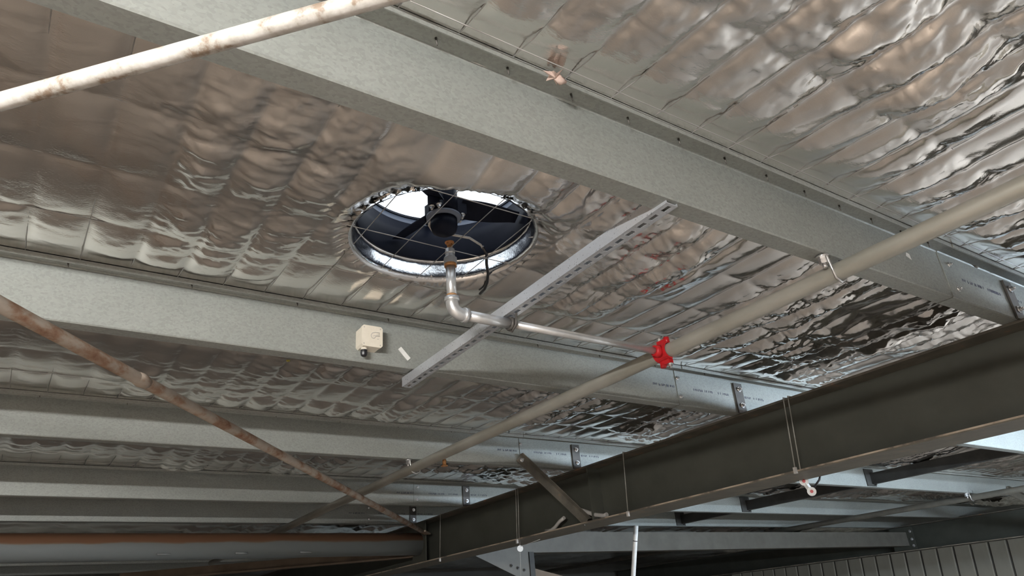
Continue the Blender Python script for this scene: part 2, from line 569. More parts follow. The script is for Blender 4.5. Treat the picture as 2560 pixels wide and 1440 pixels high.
FAR_U = [(3.6, 9.5, 0.02), (9.5, U_END + 0.3, 0.05)]
foil_strip(-5.3, -0.45, steps([(U_MIN - .3, U_END + .3, 0.12)]), 0.12)
foil_strip(-0.45, PV[0] - 0.03, steps([(U_MIN - .3, -0.2, 0.06), (-0.2, 3.6, 0.009)] + FAR_U), 0.009)
foil_strip(PV[0] - 0.03, PV[1] - 0.03, steps([(U_MIN - .3, -0.6, 0.06), (-0.6, 3.6, 0.0085)] + FAR_U), 0.0085, True)
foil_strip(PV[1] - 0.03, PV[2] - 0.03, steps([(U_MIN - .3, -0.6, 0.06), (-0.6, 3.6, 0.011)] + FAR_U), 0.011)
foil_strip(PV[2] - 0.03, PV[3] - 0.03, steps([(U_MIN - .3, -0.6, 0.06), (-0.6, 3.6, 0.014)] + FAR_U), 0.014)
foil_strip(PV[3] - 0.03, PV[4] - 0.03, steps([(U_MIN - .3, -0.6, 0.06), (-0.6, 9.5, 0.025), (9.5, U_END + .3, .06)]), 0.025)
for k in range(4, 8):
    foil_strip(PV[k] - 0.03, PV[k + 1] - 0.03, steps([(U_MIN - .3, U_END + .3, 0.06)]), 0.05)
foil_strip(PV[8] - 0.03, 14.6, steps([(U_MIN - .3, U_END + .3, 0.15)]), 0.15)

# wire mesh under the foil: every wire a part
wm = thing('safety_mesh', 'galvanised wire safety mesh stretched under the silver foil', 'wire mesh', (0, 0, FOIL))
NW = 1.189
k0, k1 = int((-1.0 - UW0) / UWP), int((U_END - UW0) / UWP)
_wp = [(0, -0.6, NW)]
for _v in PV[:5]:
    _wp += [(0, _v - 0.15, NW), (0, _v - 0.066, FOIL + 0.0022), (0, _v + 0.004, FOIL + 0.0022), (0, _v + 0.07, NW)]
_wp.append((0, 7.6, NW))
wlen = MB().tube(_wp, 0.0015, 5).data('wire', (0, 0, FOIL))
wlen.materials.append(M_WIRE)
for k in range(k0, 43):
    o = bpy.data.objects.new('wire', wlen)
    COL.objects.link(o)
    o.parent = wm
    o.location = (UW0 + UWP * k + rng.uniform(-.004, .004), 0, rng.uniform(-.002, .002))
    o.rotation_euler = (0, 0, rng.uniform(-.0012, .0012))
wcr = MB().tube([(-1.2, 0, NW - 0.003), (7.0, 0, NW - 0.003)], 0.0015, 5).data('wire', (0, 0, FOIL))
wcr.materials.append(M_WIRE)
for k in range(-8, 18):
    v = VW0 + VWP * k
    if min(abs(v - p + 0.03) for p in PV) < 0.05:
        continue
    o = bpy.data.objects.new('wire', wcr)
    COL.objects.link(o)
    o.parent = wm
    o.location = (0, v, 0)

# ------------------------------------------------------------------ purlins


def zprofile(vp, t=0.0025, off=0.0):
    b, tp, fl, lip = PB - off, PT, 0.062, 0.018
    return [(vp, b + 0.004), (vp + 0.004, b), (vp + fl, b), (vp + fl, b + lip), (vp + fl - t, b + lip), (vp + fl - t, b + t), (vp + t + 0.003, b + t), (vp + t, b + t + 0.003),
            (vp + t, tp - 0.004), (vp + t - 0.004, tp), (vp - fl, tp), (vp - fl, tp - lip), (vp - fl + t, tp - lip), (vp - fl + t, tp - t), (vp - 0.004, tp - t), (vp, tp - t - 0.004)]


ORD = ['nearest and largest', 'second nearest', 'third nearest', 'fourth nearest', 'fifth nearest', 'hidden', 'first beyond the round strut', 'second beyond the round strut', 'farthest']
LAB1 = ['nearest galvanised Z purlin, sweeping across the frame above the fan opening',
        'galvanised Z purlin carrying the cream junction box, below the fan opening',
        'third galvanised Z purlin, half shaded, with the fly brace bolted to it',
        'fourth galvanised Z purlin, thin bright strip along its bottom edge',
        'fifth galvanised Z purlin, just above the rusty round strut',
        '', 'dim galvanised purlin showing just under the rusty round strut',
        'dim purlin with a bright lower edge, second below the rusty strut',
        'lowest dim purlin at the bottom left edge of the frame']
LAB2 = ['', 'bluish galvanised purlin past the rafter, highest one at the right edge',
        'bluish galvanised purlin past the rafter behind the white insulators',
        'bluish galvanised purlin past the rafter, second below the white insulators',
        'bluish galvanised purlin past the rafter, just above the grey tie beam',
        '', 'short pale purlin past the rafter beneath the grey tie beam']
screw_me = {}


def screws(root, vp, us, long=False):
    for i, u in enumerate(us):
        mb = MB().tube([(u, vp - 0.028, PT - 0.003), (u + 0.003, vp - 0.028, PT - 0.024 if long else PT - 0.017)], [0.0032, 0.0014], 7)
        part(root, 'screw', mb, M_DARKSTEEL, tuple(root['base']))


def stamp(root, vp, spans):
    mb = MB()
    r = random.Random(3)
    for a, b in spans:
        u = a
        while u < b:
            w = r.uniform(0.006, 0.011)
            y0 = PB + 0.092
            # blurred ink characters, unreadable at this distance
            mb.box((u, vp - 0.0007, y0 + r.choice((0, 0.001))), (u + w * 0.35, vp - 0.0001, y0 + 0.013))
            mb.box((u + w * 0.35, vp - 0.0007, y0 + r.choice((0.0, 0.005, 0.009))), (u + w * 0.8, vp - 0.0001, y0 + r.choice((0.007, 0.012))))
            u += w + r.choice((0.002, 0.002, 0.003, 0.012))
    o = part(root, 'ink_stamp', mb, M_INK)
    o['label'] = 'blurred dark ink stamp'
    o['kind'] = 'stuff'


for i, vp in enumerate(PV):
    if LAB1[i]:
        r = thing('roof_purlin', LAB1[i], 'purlin', (0, vp, PB), 'purlins in the near bay')
        part(r, 'z_section', MB().extrude(zprofile(vp), U_MIN, 3.95 if i < 5 else RU0 + 0.2, 'u'), M_GALV)
        if i == 0:
            screws(r, vp, [0.398 + 0.192 * k for k in range(13)], True)
        elif i < 3:
            screws(r, vp, [-0.003 + 0.385 * k - (0.385 if i == 2 else 0) for k in range(9)])
        if i == 0:
            mb = MB()
            mb.add([(2.55, vp - 0.0006, 1.115), (2.585, vp - 0.0006, 1.105), (2.58, vp - 0.0006, 1.13), (2.56, vp - 0.0006, 1.132)], [(0, 1, 2, 3)])
            o = part(r, 'scuff_mark', mb, M_WHITE)
    if i < len(LAB2) and LAB2[i] or i == 0:
        lab = LAB2[i] if i else 'stub of the next purlin lapped over the nearest one, right edge'
        r = thing('lapped_purlin', lab, 'purlin', (2.85, vp, PB), 'purlins in the far bay')
        part(r, 'z_section', MB().extrude(zprofile(vp - 0.0032, off=0.003), 2.84 + rng.uniform(-.03, .03), U_END, 'u'), M_GALV)
        for n in (PB + 0.045, PB + 0.15):
            part(r, 'lap_bolt', hexbolt((2.885 + rng.uniform(-.01, .01), vp - 0.0032, n), (0, -1, 0), 0.008, 0.010), M_BOLT)
        if i < 5:
            stamp(r, vp - 0.0032, [(2.95, 3.11) if i == 0 else (2.683, 2.838), (3.16, 3.28) if i == 0 else (2.99, 3.06), (3.08, 3.14), (3.19, 3.275), (3.42, 3.47), (3.50, 3.60)])

# ------------------------------------------------------------------ rafters


def rafter(name, label, du, cleat_rows):
    r = thing(name, label, 'rafter', (RUM + du, 0, RB))
    z0, z1 = -3.25, 13.8
    u0, u1, um = RU0 + du, RU1 + du, RUM + du
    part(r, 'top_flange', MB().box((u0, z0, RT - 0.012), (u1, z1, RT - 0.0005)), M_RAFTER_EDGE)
    part(r, 'web', MB().box((um - 0.004, z0, RB + 0.012), (um + 0.004, z1, RT - 0.012)), M_RAFTER)
    part(r, 'bottom_flange', MB().box((u0, z0, RB), (u1, z1, RB + 0.012)), M_RAFTER_UNDER)
    part(r, 'worn_edge_highlight', MB().box((u0 - 0.0015, z0, RB + 0.006), (u0 + 0.004, z1, RB + 0.0135)), M_WORN_HIGHLIGHT)['label'] = 'paint-chipped tan flange edge with its highlight coloured in'
    for v in (cleat_rows and [3.95] or []):
        part(r, 'web_stiffener', MB().box((u0 + 0.012, v, RB + 0.012), (um - 0.004, v + 0.008, RT - 0.012)), M_RAFTER)
    for vp in cleat_rows:
        uc = u0 + 0.015
        c = part(r, 'cleat', MB().box((uc - 0.035, vp - 0.014, RT), (uc + 0.035, vp - 0.006, RT + 0.178)), M_DARKSTEEL)
        c['label'] = 'dark bolted purlin cleat'
        for n in (RT + 0.045, RT + 0.14):
            put('bolt', hexbolt((uc + 0.004, vp - 0.014, n), (0, -1, 0), 0.011, 0.014), M_BOLT, tuple(r['base']), c)
    return r


raft = rafter('steel_rafter', 'dark olive painted steel I beam rafter crossing the lower right of the frame', 0, PV[:5])
r2 = rafter('steel_rafter', 'far dark steel rafter above the ribbed wall at the lower right', R2, [])
# end plate with bolts where the strut meets the far rafter
ep = part(r2, 'end_plate', MB().box((RU0 + R2 - 0.012, 6.42, RB + 0.02), (RU0 + R2, 6.80, RT - 0.02)), M_RAFTER)
for n in (0.68, 0.78, 0.90):
    put('bolt', hexbolt((RU0 + R2 - 0.012, 6.46, n), (-1, 0, 0), 0.016, 0.02), M_BOLT, tuple(r2['base']), ep)
ep = part(raft, 'end_plate', MB().box((RU0 + 0.005, 6.46, RB + 0.012), (RU0 + 0.017, 6.74, RT - 0.012)), M_RAFTER)

# ------------------------------------------------------------------ round struts between the rafters
st = thing('round_strut', 'thick round strut with a rusty top along the lower left', 'strut', (0, 6.60, 0.79))
part(st, 'tube', MB().tube([(U_MIN, 6.60, 0.79), (RU0 + 0.004, 6.60, 0.79)], 0.103, 32), M_STRUT)
for u in (1.0, 1.6, 2.15):
    part(st, 'weld_nub', MB().tube([(u, 6.515, 0.722), (u + 0.10, 6.517, 0.720)], 0.008, 8), M_STRUT)
st2 = thing('tie_beam', 'grey galvanised tie beam running from the rafter to the far rafter', 'beam', (RU1, 6.6, 0.79))
prof = [(6.53, 0.685), (6.67, 0.685), (6.67, 0.695), (6.54, 0.695), (6.54, 0.885), (6.67, 0.885), (6.67, 0.895), (6.53, 0.895)]
part(st2, 'channel', MB().extrude(prof, RUM + 0.005, RU0 + R2 - 0.012, 'u'), M_TIE)
gq = [(3.90, 0.69), (4.62, 0.69), (4.60, 0.30), (4.42, 0.46), (3.95, 0.66)]
gp = part(st2, 'gusset_plate', MB().add([(u, 6.525, n) for u, n in gq] + [(u, 6.515, n) for u, n in gq],
                                        [(0, 1, 2, 3, 4), (9, 8, 7, 6, 5)] + [((k + 1) % 5, k, k + 5, (k + 1) % 5 + 5) for k in range(5)]), M_TIE)
for k in range(3):
    put('bolt', hexbolt((4.37 + 0.08 * k, 6.515, 0.561 - 0.024 * k), (0, -1, 0), 0.014, 0.02), M_DARKSTEEL, tuple(st2['base']), gp)
part(st2, 'hanger_post', MB().box((4.60, 6.50, -0.6), (4.66, 6.56, 0.69)), M_BRIDGE)
bk = MB().obox((5.35, 6.62, 0.33), (0.75, 0, -0.17), (0, 0.03, 0), (0.012, 0, 0.055))
tag(put('brown_knee_brace', bk, M_BROWN, (4.66, 6.6, 0.5)), 'brown sloping brace below the grey tie beam at the bottom edge', 'brace')

# ------------------------------------------------------------------ diagonal braces
b1 = thing('diagonal_brace', 'rusty round brace slanting from the left edge down to the rafter', 'brace', (-0.137, 2.12, 0.86))
A, B = Vector((-0.131, 2.125, 0.861)), Vector((3.36, 6.42, 0.861))
d = (B - A)
part(b1, 'rod', MB().tube([A - d * 0.7, A, A + d * 0.3, A + d * 0.6, B - d * 0.05], 0.0215, 16), M_RUST)
part(b1, 'flattened_end', MB().obox(B - d * 0.022, d.normalized() * 0.12, Vector((d.y, -d.x, 0)).normalized() * 0.03, (0, 0, 0.007)), M_RUST)
for t in (0.112,):
    part(b1, 'weld_lump', MB().tube([A + d * t, A + d * (t + 0.006), A + d * (t + 0.012)], [0.0215, 0.026, 0.0215], 14), M_RUST)
b2 = thing('diagonal_brace', 'pale weathered round brace across the upper left corner', 'brace', (0.07, 0.914, 0.80))
A, B = Vector((-0.1371, 1.1429, 0.80)), Vector((0.2633, 0.6942, 0.80))
d = B - A
part(b2, 'rod', MB().tube([A - d * 6, A, A + d * 0.5, B, B + d * 1.6], 0.0142, 18), M_BLOTCH)
b3 = thing('diagonal_brace', 'dull brown flat brace low behind the rusty round strut', 'brace', (3.4, 6.9, 0.7))
A, B = Vector((3.40, 6.75, 0.69)), Vector((1.0, 8.60, 0.69))
d = (B - A).normalized()
part(b3, 'angle_bar', MB().obox((A + B) / 2, d * ((B - A).length / 2), d.cross(Vector((0, 0, 1))) * 0.05, (0, 0, 0.006)).obox((A + B) / 2 + Vector((0, 0, 0.04)), d * ((B - A).length / 2), d.cross(Vector((0, 0, 1))) * 0.005, (0, 0, 0.045)), M_BROWN)

# ------------------------------------------------------------------ fire water pipes
PU, PN, PR = 2.06, 0.946, 0.0295
mp_ = thing('water_pipe', 'long dull steel water pipe under the purlins with a red fitting', 'pipe', (PU, 0, PN))
part(mp_, 'pipe', MB().tube([(PU + 0.012, -2.9, PN), (PU, 1.0, PN), (PU + 0.004, 2.2, PN), (PU - 0.012, 3.7, PN), (PU, 9.5, PN)], PR, 20), M_PIPE)
for vp in (PV[0], PV[2]):
    h = part(mp_, 'pipe_hanger', MB().tube([(PU - 0.045, vp + 0.01, PB + 0.03), (PU - 0.04, vp + 0.008, PB - 0.005), (PU - 0.036, vp + 0.006, PN + 0.01), (PU - 0.026, vp + 0.006, PN - 0.026), (PU, vp + 0.006, PN - 0.036),
                                            (PU + 0.026, vp + 0.006, PN - 0.026), (PU + 0.036, vp + 0.006, PN + 0.01), (PU + 0.03, vp + 0.008, PB - 0.004)], 0.0045, 8), M_BOLT)
    put('bolt', hexbolt((PU - 0.046, vp + 0.02, PB - 0.002), (0, 0, -1), 0.015, 0.028), M_BOLT, tuple(mp_['base']), h)
sp = part(mp_, 'sprinkler_head', MB().tube([(PU + 0.02, 3.74, PN - 0.02), (PU + 0.02, 3.74, PN - 0.055)], 0.012, 10).tube([(PU + 0.02, 3.74, PN - 0.055), (PU + 0.02, 3.74, PN - 0.060)], 0.020, 12), M_BRASS)
sp['label'] = 'small brass sprinkler head'
# red mechanical tee on the pipe
TV = 1.858
tee = thing('red_pipe_tee', 'bright red clamp tee where the branch leaves the water pipe', 'pipe fitting', (PU, TV, PN))
mb = MB()
sadd = []
for k in range(13):
    a = math.radians(-100 + 200 * k / 12 + 180)
    sadd.append((PU + 0.036 * math.cos(a), 0, PN + 0.036 * math.sin(a)))
for (w0, w1) in ((-0.034, 0.034),):
    ring = [(p[0], TV + w, p[2]) for w in (w0, w1) for p in sadd]
    ring += [(PU + (p[0] - PU) * 0.86, TV + w, PN + (p[2] - PN) * 0.86) for w in (w0, w1) for p in sadd]
    n = len(sadd)
    fs = []
    for k in range(n - 1):
        fs += [(k, k + 1, n + k + 1, n + k), (2 * n + k + 1, 2 * n + k, 3 * n + k, 3 * n + k + 1), (k + 1, k, 2 * n + k, 2 * n + k + 1), (n + k, n + k + 1, 3 * n + k + 1, 3 * n + k)]
    fs += [(0, n, 3 * n, 2 * n), (n - 1, 3 * n - 1, 4 * n - 1, 2 * n - 1)]
    mb.add(ring, fs)
part(tee, 'saddle', mb, M_RED)
for s in (-1, 1):
    e = part(tee, 'ear', MB().box((PU - 0.008, TV - 0.026, PN + s * 0.034), (PU + 0.014, TV + 0.026, PN + s * 0.052)).tube([(PU + 0.003, TV - 0.02 * s, PN + s * 0.03), (PU + 0.003, TV - 0.02 * s, PN + s * 0.058)], 0.012, 10), M_RED)
    put('bolt', hexbolt((PU + 0.003, TV + 0.018 * s, PN + s * 0.052), (0, 0, s), 0.008, 0.012), M_BOLT, tuple(tee['base']), e)
part(tee, 'outlet_boss', MB().tube([(PU - 0.028, TV, PN), (PU - 0.058, TV, PN)], [0.026, 0.021], 16), M_RED)

# branch: to the elbow, up to the nozzle in the fan throat
EU = 1.083
br = thing('sprinkler_branch', 'thin silver branch pipe with an elbow rising to a nozzle under the fan', 'pipe', (EU, TV, PN))
part(br, 'branch_pipe', MB().tube([(PU - 0.05, TV, PN), (1.31, TV, PN)], 0.0145, 16), M_BRANCH)
part(br, 'branch_sleeve', MB().tube([(1.315, TV, PN), (EU + 0.045, TV, PN)], 0.0185, 18), M_BRANCH)
part(br, 'coupling_ring', MB().tube([(1.305, TV, PN), (1.318, TV, PN)], 0.0235, 18), M_DARKSTEEL)
el = [(EU + 0.05, TV, PN)] + [(EU + 0.036 - 0.036 * math.sin(math.radians(t)), TV, PN + 0.036 - 0.036 * math.cos(math.radians(t))) for t in range(0, 91, 15)] + [(EU, TV, PN + 0.052)]
e = part(br, 'elbow', MB().tube(el, 0.0215, 18), M_BRANCH)
put('collar', MB().tube([(EU + 0.040, TV, PN), (EU + 0.056, TV, PN)], 0.0255, 18), M_BRANCH, tuple(br['base']), e)
put('collar', MB().tube([(EU, TV, PN + 0.040), (EU, TV, PN + 0.056)], 0.0255, 18), M_BRANCH, tuple(br['base']), e)
part(br, 'rust_band', MB().tube([(EU, TV, PN + 0.055), (EU, TV, PN + 0.066)], 0.0178, 16), M_BRASS)
part(br, 'riser_pipe', MB().tube([(EU, TV, PN + 0.05), (EU, TV, 1.125)], 0.0170, 18), M_BRANCH)
part(br, 'rust_band', MB().tube([(EU, TV, 1.118), (EU, TV, 1.132)], 0.0215, 16), M_BRASS)
part(br, 'reducer', MB().tube([(EU, TV, 1.128), (EU, TV, 1.150), (EU, TV, 1.156), (EU, TV, 1.166), (EU, TV, 1.170), (EU, TV, 1.186)], [.0235, .0235, .0175, .0165, .0185, .0160], 8, smooth=False), M_BRANCH)
nz = part(br, 'nozzle', MB().tube([(EU, TV, 1.184), (EU, TV, 1.200)], [0.011, 0.008], 12).tube([(EU - 0.009, TV, 1.198), (EU - 0.008, TV, 1.212)], 0.003, 6).tube([(EU + 0.009, TV, 1.198), (EU + 0.008, TV, 1.212)], 0.003, 6).tube([(EU, TV, 1.211), (EU, TV, 1.214)], 0.0165, 14), M_BRASS)
nz['label'] = 'rust brown sprinkler nozzle'

# ------------------------------------------------------------------ slotted strut channel under the opening
ch = thing('slotted_channel', 'galvanised slotted channel spanning two purlins beside the fan opening', 'channel', (1.30, 1.9, 0.97))
CA, CB = Vector((1.325, 1.075, 1.012)), Vector((1.297, 2.640, 0.972))
dv = (CB - CA).normalized()
du = Vector((0, 0, 1)).cross(dv).normalized() * -1      # +u
dn = dv.cross(du)
if dn.z < 0:
    dn = -dn
L = (CB - CA).length
CW, CH, CT = 0.041, 0.041, 0.0025
mid = (CA + CB) / 2
# lit left face, open top, slotted bottom face, right face
part(ch, 'side_face', MB().obox(mid - du * (CW / 2), dv * (L / 2), du * (CT / 2), dn * (CH / 2)), M_ZINC)
part(ch, 'side_face', MB().obox(mid + du * (CW / 2), dv * (L / 2), du * (CT / 2), dn * (CH / 2)), M_ZINC)
mb = MB()
nsl = 33
pit = L / nsl
bt = -dn * (CH / 2 - CT / 2)
for k in range(nsl):
    c = CA + dv * (pit * (k + 0.5)) + bt
    mb.obox(c + dv * (pit * 0.40), dv * (pit * 0.10), du * (CW * 0.2), dn * (CT / 2))
    mb.obox(c - dv * (pit * 0.40), dv * (pit * 0.10), du * (CW * 0.2), dn * (CT / 2))
mb.obox(mid + bt + du * (CW * 0.335), dv * (L / 2), du * (CW * 0.165), dn * (CT / 2))
mb.obox(mid + bt - du * (CW * 0.335), dv * (L / 2), du * (CW * 0.165), dn * (CT / 2))
part(ch, 'slotted_face', mb, M_ZINC)
part(ch, 'lip', MB().obox(mid + dn * (CH / 2) - du * (CW / 2 - 0.005), dv * (L / 2), du * 0.005, dn * (CT / 2)), M_ZINC)
part(ch, 'lip', MB().obox(mid + dn * (CH / 2) + du * (CW / 2 - 0.005), dv * (L / 2), du * 0.005, dn * (CT / 2)), M_ZINC)
part(ch, 'pipe_clamp', MB().tube([(1.318, TV - 0.034, PN + 0.03), (1.318, TV - 0.026, PN - 0.012), (1.318, TV, PN - 0.029), (1.318, TV + 0.026, PN - 0.012), (1.318, TV + 0.034, PN + 0.03)], 0.004, 8), M_DARKSTEEL)

# ------------------------------------------------------------------ roof fan
fan = thing('roof_fan', 'black round roof extractor fan set in the foil opening', 'fan', (HC[0], HC[1], FOIL))
part(fan, 'foil_collar', MB().lathe(HC, [(0.316, 1.180), (0.304, 1.186), (0.303, 1.203), (0.303, 1.216), (0.304, 1.230), (0.304, 1.244), (0.304, 1.260), (0.298, 1.266), (0.289, 1.267)], 110, jitter=0.0011, smooth=True), M_TAPE)
part(fan, 'throat', MB().lathe(HC, [(0.290, 1.262), (0.287, 1.275), (0.287, 1.34), (0.290, 1.408), (0.298, 1.408), (0.298, 1.262), (0.290, 1.262)], 72), M_FANBLACK)
part(fan, 'top_ring', MB().lathe(HC, [(0.290, 1.408), (0.292, 1.432), (0.303, 1.432), (0.303, 1.408), (0.290, 1.408)], 72), M_RING)
part(fan, 'guard_ring', MB().lathe(HC, [(0.288, 1.432), (0.290, 1.442), (0.303, 1.442), (0.303, 1.432), (0.288, 1.432)], 72), M_FANBLACK)
part(fan, 'motor', MB().lathe(HC, [(0.0, 1.290), (0.050, 1.292), (0.050, 1.372), (0.044, 1.382), (0.0, 1.384)], 28), M_FANBLACK)
part(fan, 'motor_cap', MB().lathe(HC, [(0.0, 1.205), (0.026, 1.208), (0.041, 1.218), (0.046, 1.235), (0.046, 1.262), (0.0, 1.264)], 28), M_FANBLACK)
part(fan, 'hub_ring', MB().lathe(HC, [(0.030, 1.264), (0.058, 1.266), (0.060, 1.274), (0.030, 1.292)], 28), M_RING)
BN = 1.318
for k in range(3):
    a = math.radians((-11, 99, 216)[k])
    er = Vector((math.cos(a), math.sin(a), 0))
    et = Vector((-math.sin(a), math.cos(a), 0))
    vs, fs = [], []
    N = 10
    for i in range(N + 1):
        t = i / N
        rr = 0.062 + t * 0.215
        wd = 0.036 + 0.008 * math.sin(math.pi * min(1, t * 1.1)) - 0.012 * t
        tw = -math.radians(30 - 12 * t)
        for s in (-1, 1):
            q = Vector((HC[0], HC[1], BN)) + er * rr + et * (wd * s * math.cos(tw)) + Vector((0, 0, 1)) * (wd * s * math.sin(tw))
            vs += [q + Vector((0, 0, 0.002)), q - Vector((0, 0, 0.002))]
    for i in range(N):
        o = i * 4
        fs += [(o, o + 4, o + 6, o + 2), (o + 1, o + 3, o + 7, o + 5), (o, o + 1, o + 5, o + 4), (o + 2, o + 6, o + 7, o + 3)]
    fs += [(0, 2, 3, 1), (N * 4, N * 4 + 1, N * 4 + 3, N * 4 + 2)]
    b_ = part(fan, 'blade', MB().add(vs, fs, False), M_FANBLACK)
    c = Vector((HC[0], HC[1], BN)) + er * 0.055
    put('clamp', MB().obox(c, er * 0.022, et * 0.022, (0, 0, 0.030)), M_FANBLACK, tuple(fan['base']), b_)
    for s in (-1, 1):
        put('bolt', hexbolt(c + er * 0.008 + et * (0.013 * s) - Vector((0, 0, 0.030)), (0, 0, -1), 0.007, 0.012), M_BOLT, tuple(fan['base']), b_)
for k in range(3):
    a = math.radians(72 + 120 * k)
    er = Vector((math.cos(a), math.sin(a), 0))
    part(fan, 'support_arm', MB().tube([Vector((HC[0], HC[1], 1.40)) + er * 0.03, Vector((HC[0], HC[1], 1.42)) + er * 0.296], 0.011, 10), M_FANBLACK)
C3 = Vector((HC[0], HC[1], 0))
part(fan, 'power_cable', MB().tube([(1.00, 1.80, 1.285), (0.992, 1.835, 1.245), (1.025, 1.862, 1.238), (1.084, 1.842, 1.236), (1.148, 1.83, 1.233), (1.205, 1.848, 1.228), (1.245, 1.875, 1.215)], 0.0042, 8), M_CONDUIT)
part(fan, 'power_cable', MB().tube([(1.215, 1.852, 1.226), (1.245, 1.875, 1.213), (1.262, 1.905, 1.194), (1.292, 1.945, 1.176), (1.316, 1.99, 1.168), (1.336, 2.04, 1.166), (1.345, 2.09, 1.168)], 0.0055, 8), M_BLACK)

# ------------------------------------------------------------------ junction box and label on the second purlin
VW_ = PV[1]
jb = thing('junction_box', 'cream plastic junction box with a black cable gland on the purlin web', 'junction box', (1.07, VW_, 1.09))
JU0, JU1, JN0, JN1, JV = 1.022, 1.110, 1.046, 1.134, 2.474


def rbox(mb, u0, u1, n0, n1, v0, v1, c=0.008):
    p = [(u0 + c, n0), (u1 - c, n0), (u1, n0 + c), (u1, n1 - c), (u1 - c, n1), (u0 + c, n1), (u0, n1 - c), (u0, n0 + c)]
    n = len(p)
    mb.add([(a, v0, b) for a, b in p] + [(a, v1, b) for a, b in p],
           [tuple(range(n)), tuple(reversed(range(n, 2 * n)))] + [((k + 1) % n, k, n + k, n + (k + 1) % n) for k in range(n)])
    return mb


part(jb, 'body', rbox(MB(), JU0, JU1, JN0, JN1, JV + 0.014, VW_ - 0.0005), M_CREAM)
lid = part(jb, 'lid', rbox(MB(), JU0 - 0.001, JU1 + 0.001, JN0 - 0.001, JN1 + 0.001, JV, JV + 0.0135), M_CREAM)
for a in (JU0 + 0.009, JU1 - 0.009):
    for b_ in (JN0 + 0.009, JN1 - 0.009):
        put('screw', MB().tube([(a, JV + 0.001, b_), (a, JV - 0.0008, b_)], 0.0028, 10), M_CONDUIT, tuple(jb['base']), lid)
loop = [(1.098, 1.108), (1.078, 1.108), (1.066, 1.104), (1.060, 1.095), (1.062, 1.086), (1.069, 1.081), (1.076, 1.083), (1.080, 1.090), (1.098, 1.094)]
put('emblem', MB().tube([(a, JV - 0.0003, b_) for a, b_ in loop], 0.0014, 6).tube([(1.070, JV - 0.0003, 1.092), (1.098, JV - 0.0003, 1.101)], 0.0012, 6).box((1.086, JV - 0.0006, 1.080), (1.094, JV, 1.082)), M_CONDUIT, tuple(jb['base']), lid)
g = part(jb, 'gland_boss', MB().tube([(1.042, 2.500, JN0 + 0.002), (1.042, 2.500, JN0 - 0.012)], 0.0125, 14), M_CREAM)
g = part(jb, 'cable_gland', MB().tube([(1.042, 2.500, JN0 - 0.010), (1.042, 2.500, JN0 - 0.020), (1.042, 2.500, JN0 - 0.021), (1.042, 2.500, JN0 - 0.032), (1.042, 2.5, JN0 - 0.036)], [.0135, .0135, .0145, .0125, .009], 10, smooth=False), M_BLACK)
lb = MB()
a, b_ = Vector((1.215, VW_ - 0.003, 1.083)), Vector((1.258, VW_ - 0.003, 1.038))
d = (b_ - a).normalized()
lb.obox((a + b_) / 2, d * ((b_ - a).length / 2), (0, 0.0025, 0), d.cross(Vector((0, 1, 0))) * 0.0085)
tag(put('white_tag', lb, M_WHITE, (1.236, VW_, 1.06)), 'small white strip stuck aslant on the purlin beside the junction box', 'tag')

# pink scrap caught on the edge of the nearest purlin
pk = thing('pink_scrap', 'ragged pale pink scrap caught on the lip of the nearest purlin', 'scrap', (0.883, 0.992, 1.18))
pc = Vector((0.885, 0.985, 1.178))
mb = MB()
vs = [pc + Vector((0, 0, 0.004)), pc - Vector((0, 0, 0.006))]
n = 14
lens = [.034, .015, .040, .015, .034, .016, .015, .036, .015, .026, .014, .032, .013, .018]
for k in range(n):
    a = 2 * math.pi * k / n
    vs.append(pc + Vector((lens[k] * math.cos(a), lens[k] * 0.8 * math.sin(a), rng.uniform(-.006, .006))))
mb.add(vs, [(0, 2 + k, 2 + (k + 1) % n) for k in range(n)] + [(1, 2 + (k + 1) % n, 2 + k) for k in range(n)])
part(pk, 'ragged_sheet', mb, M_PINK)
mb = MB().tube([pc + Vector((.005, 0, -.002)), pc + Vector((.02, .004, -.006)), pc + Vector((.034, .002, -.002))], [.008, .010, .004], 8)
part(pk, 'curl', mb, M_PINK)

tag(put('yellow_scrap', MB().obox((0.917, 3.1, 1.176), (0.009, 0.003, 0.001), (-0.003, 0.012, 0.002), (0, 0, 0.001)), M_YELLOW, (0.917, 3.1, 1.176)),
    'tiny yellow scrap on the foil just past the second purlin', 'scrap')

# ------------------------------------------------------------------ fly braces


def fly(label, A, B, w=0.022):
    A, B = Vector(A), Vector(B)
    d = (B - A).normalized()
    s = d.cross(Vector((0, 1, 0))).normalized()
    q = d.cross(s).normalized()
    t = thing('fly_brace', label, 'brace', tuple(A))
    L_ = (B - A).length / 2
    c = (A + B) / 2
    part(t, 'angle', MB().obox(c, d * L_, s * w, q * 0.0025).obox(c + s * w + q * 0.018, d * L_, s * 0.0025, q * 0.018), M_RAFTER_EDGE)
    part(t, 'bolt', hexbolt(A + d * 0.03 - q * (0.003 if q.y > 0 else -0.003), -q if q.y > 0 else q, 0.010, 0.014), M_BOLT)
    return t


fly('dark fly brace from the purlin down to the middle of the rafter', (2.845, PV[2] - 0.012, 1.052), (3.39, PV[2] - 0.012, 0.622), 0.030)
fly('short fly brace on the far rafter at the right edge', (10.22, PV[2] - 0.012, 1.052), (12.20, PV[2] - 0.012, 0.622), 0.05)

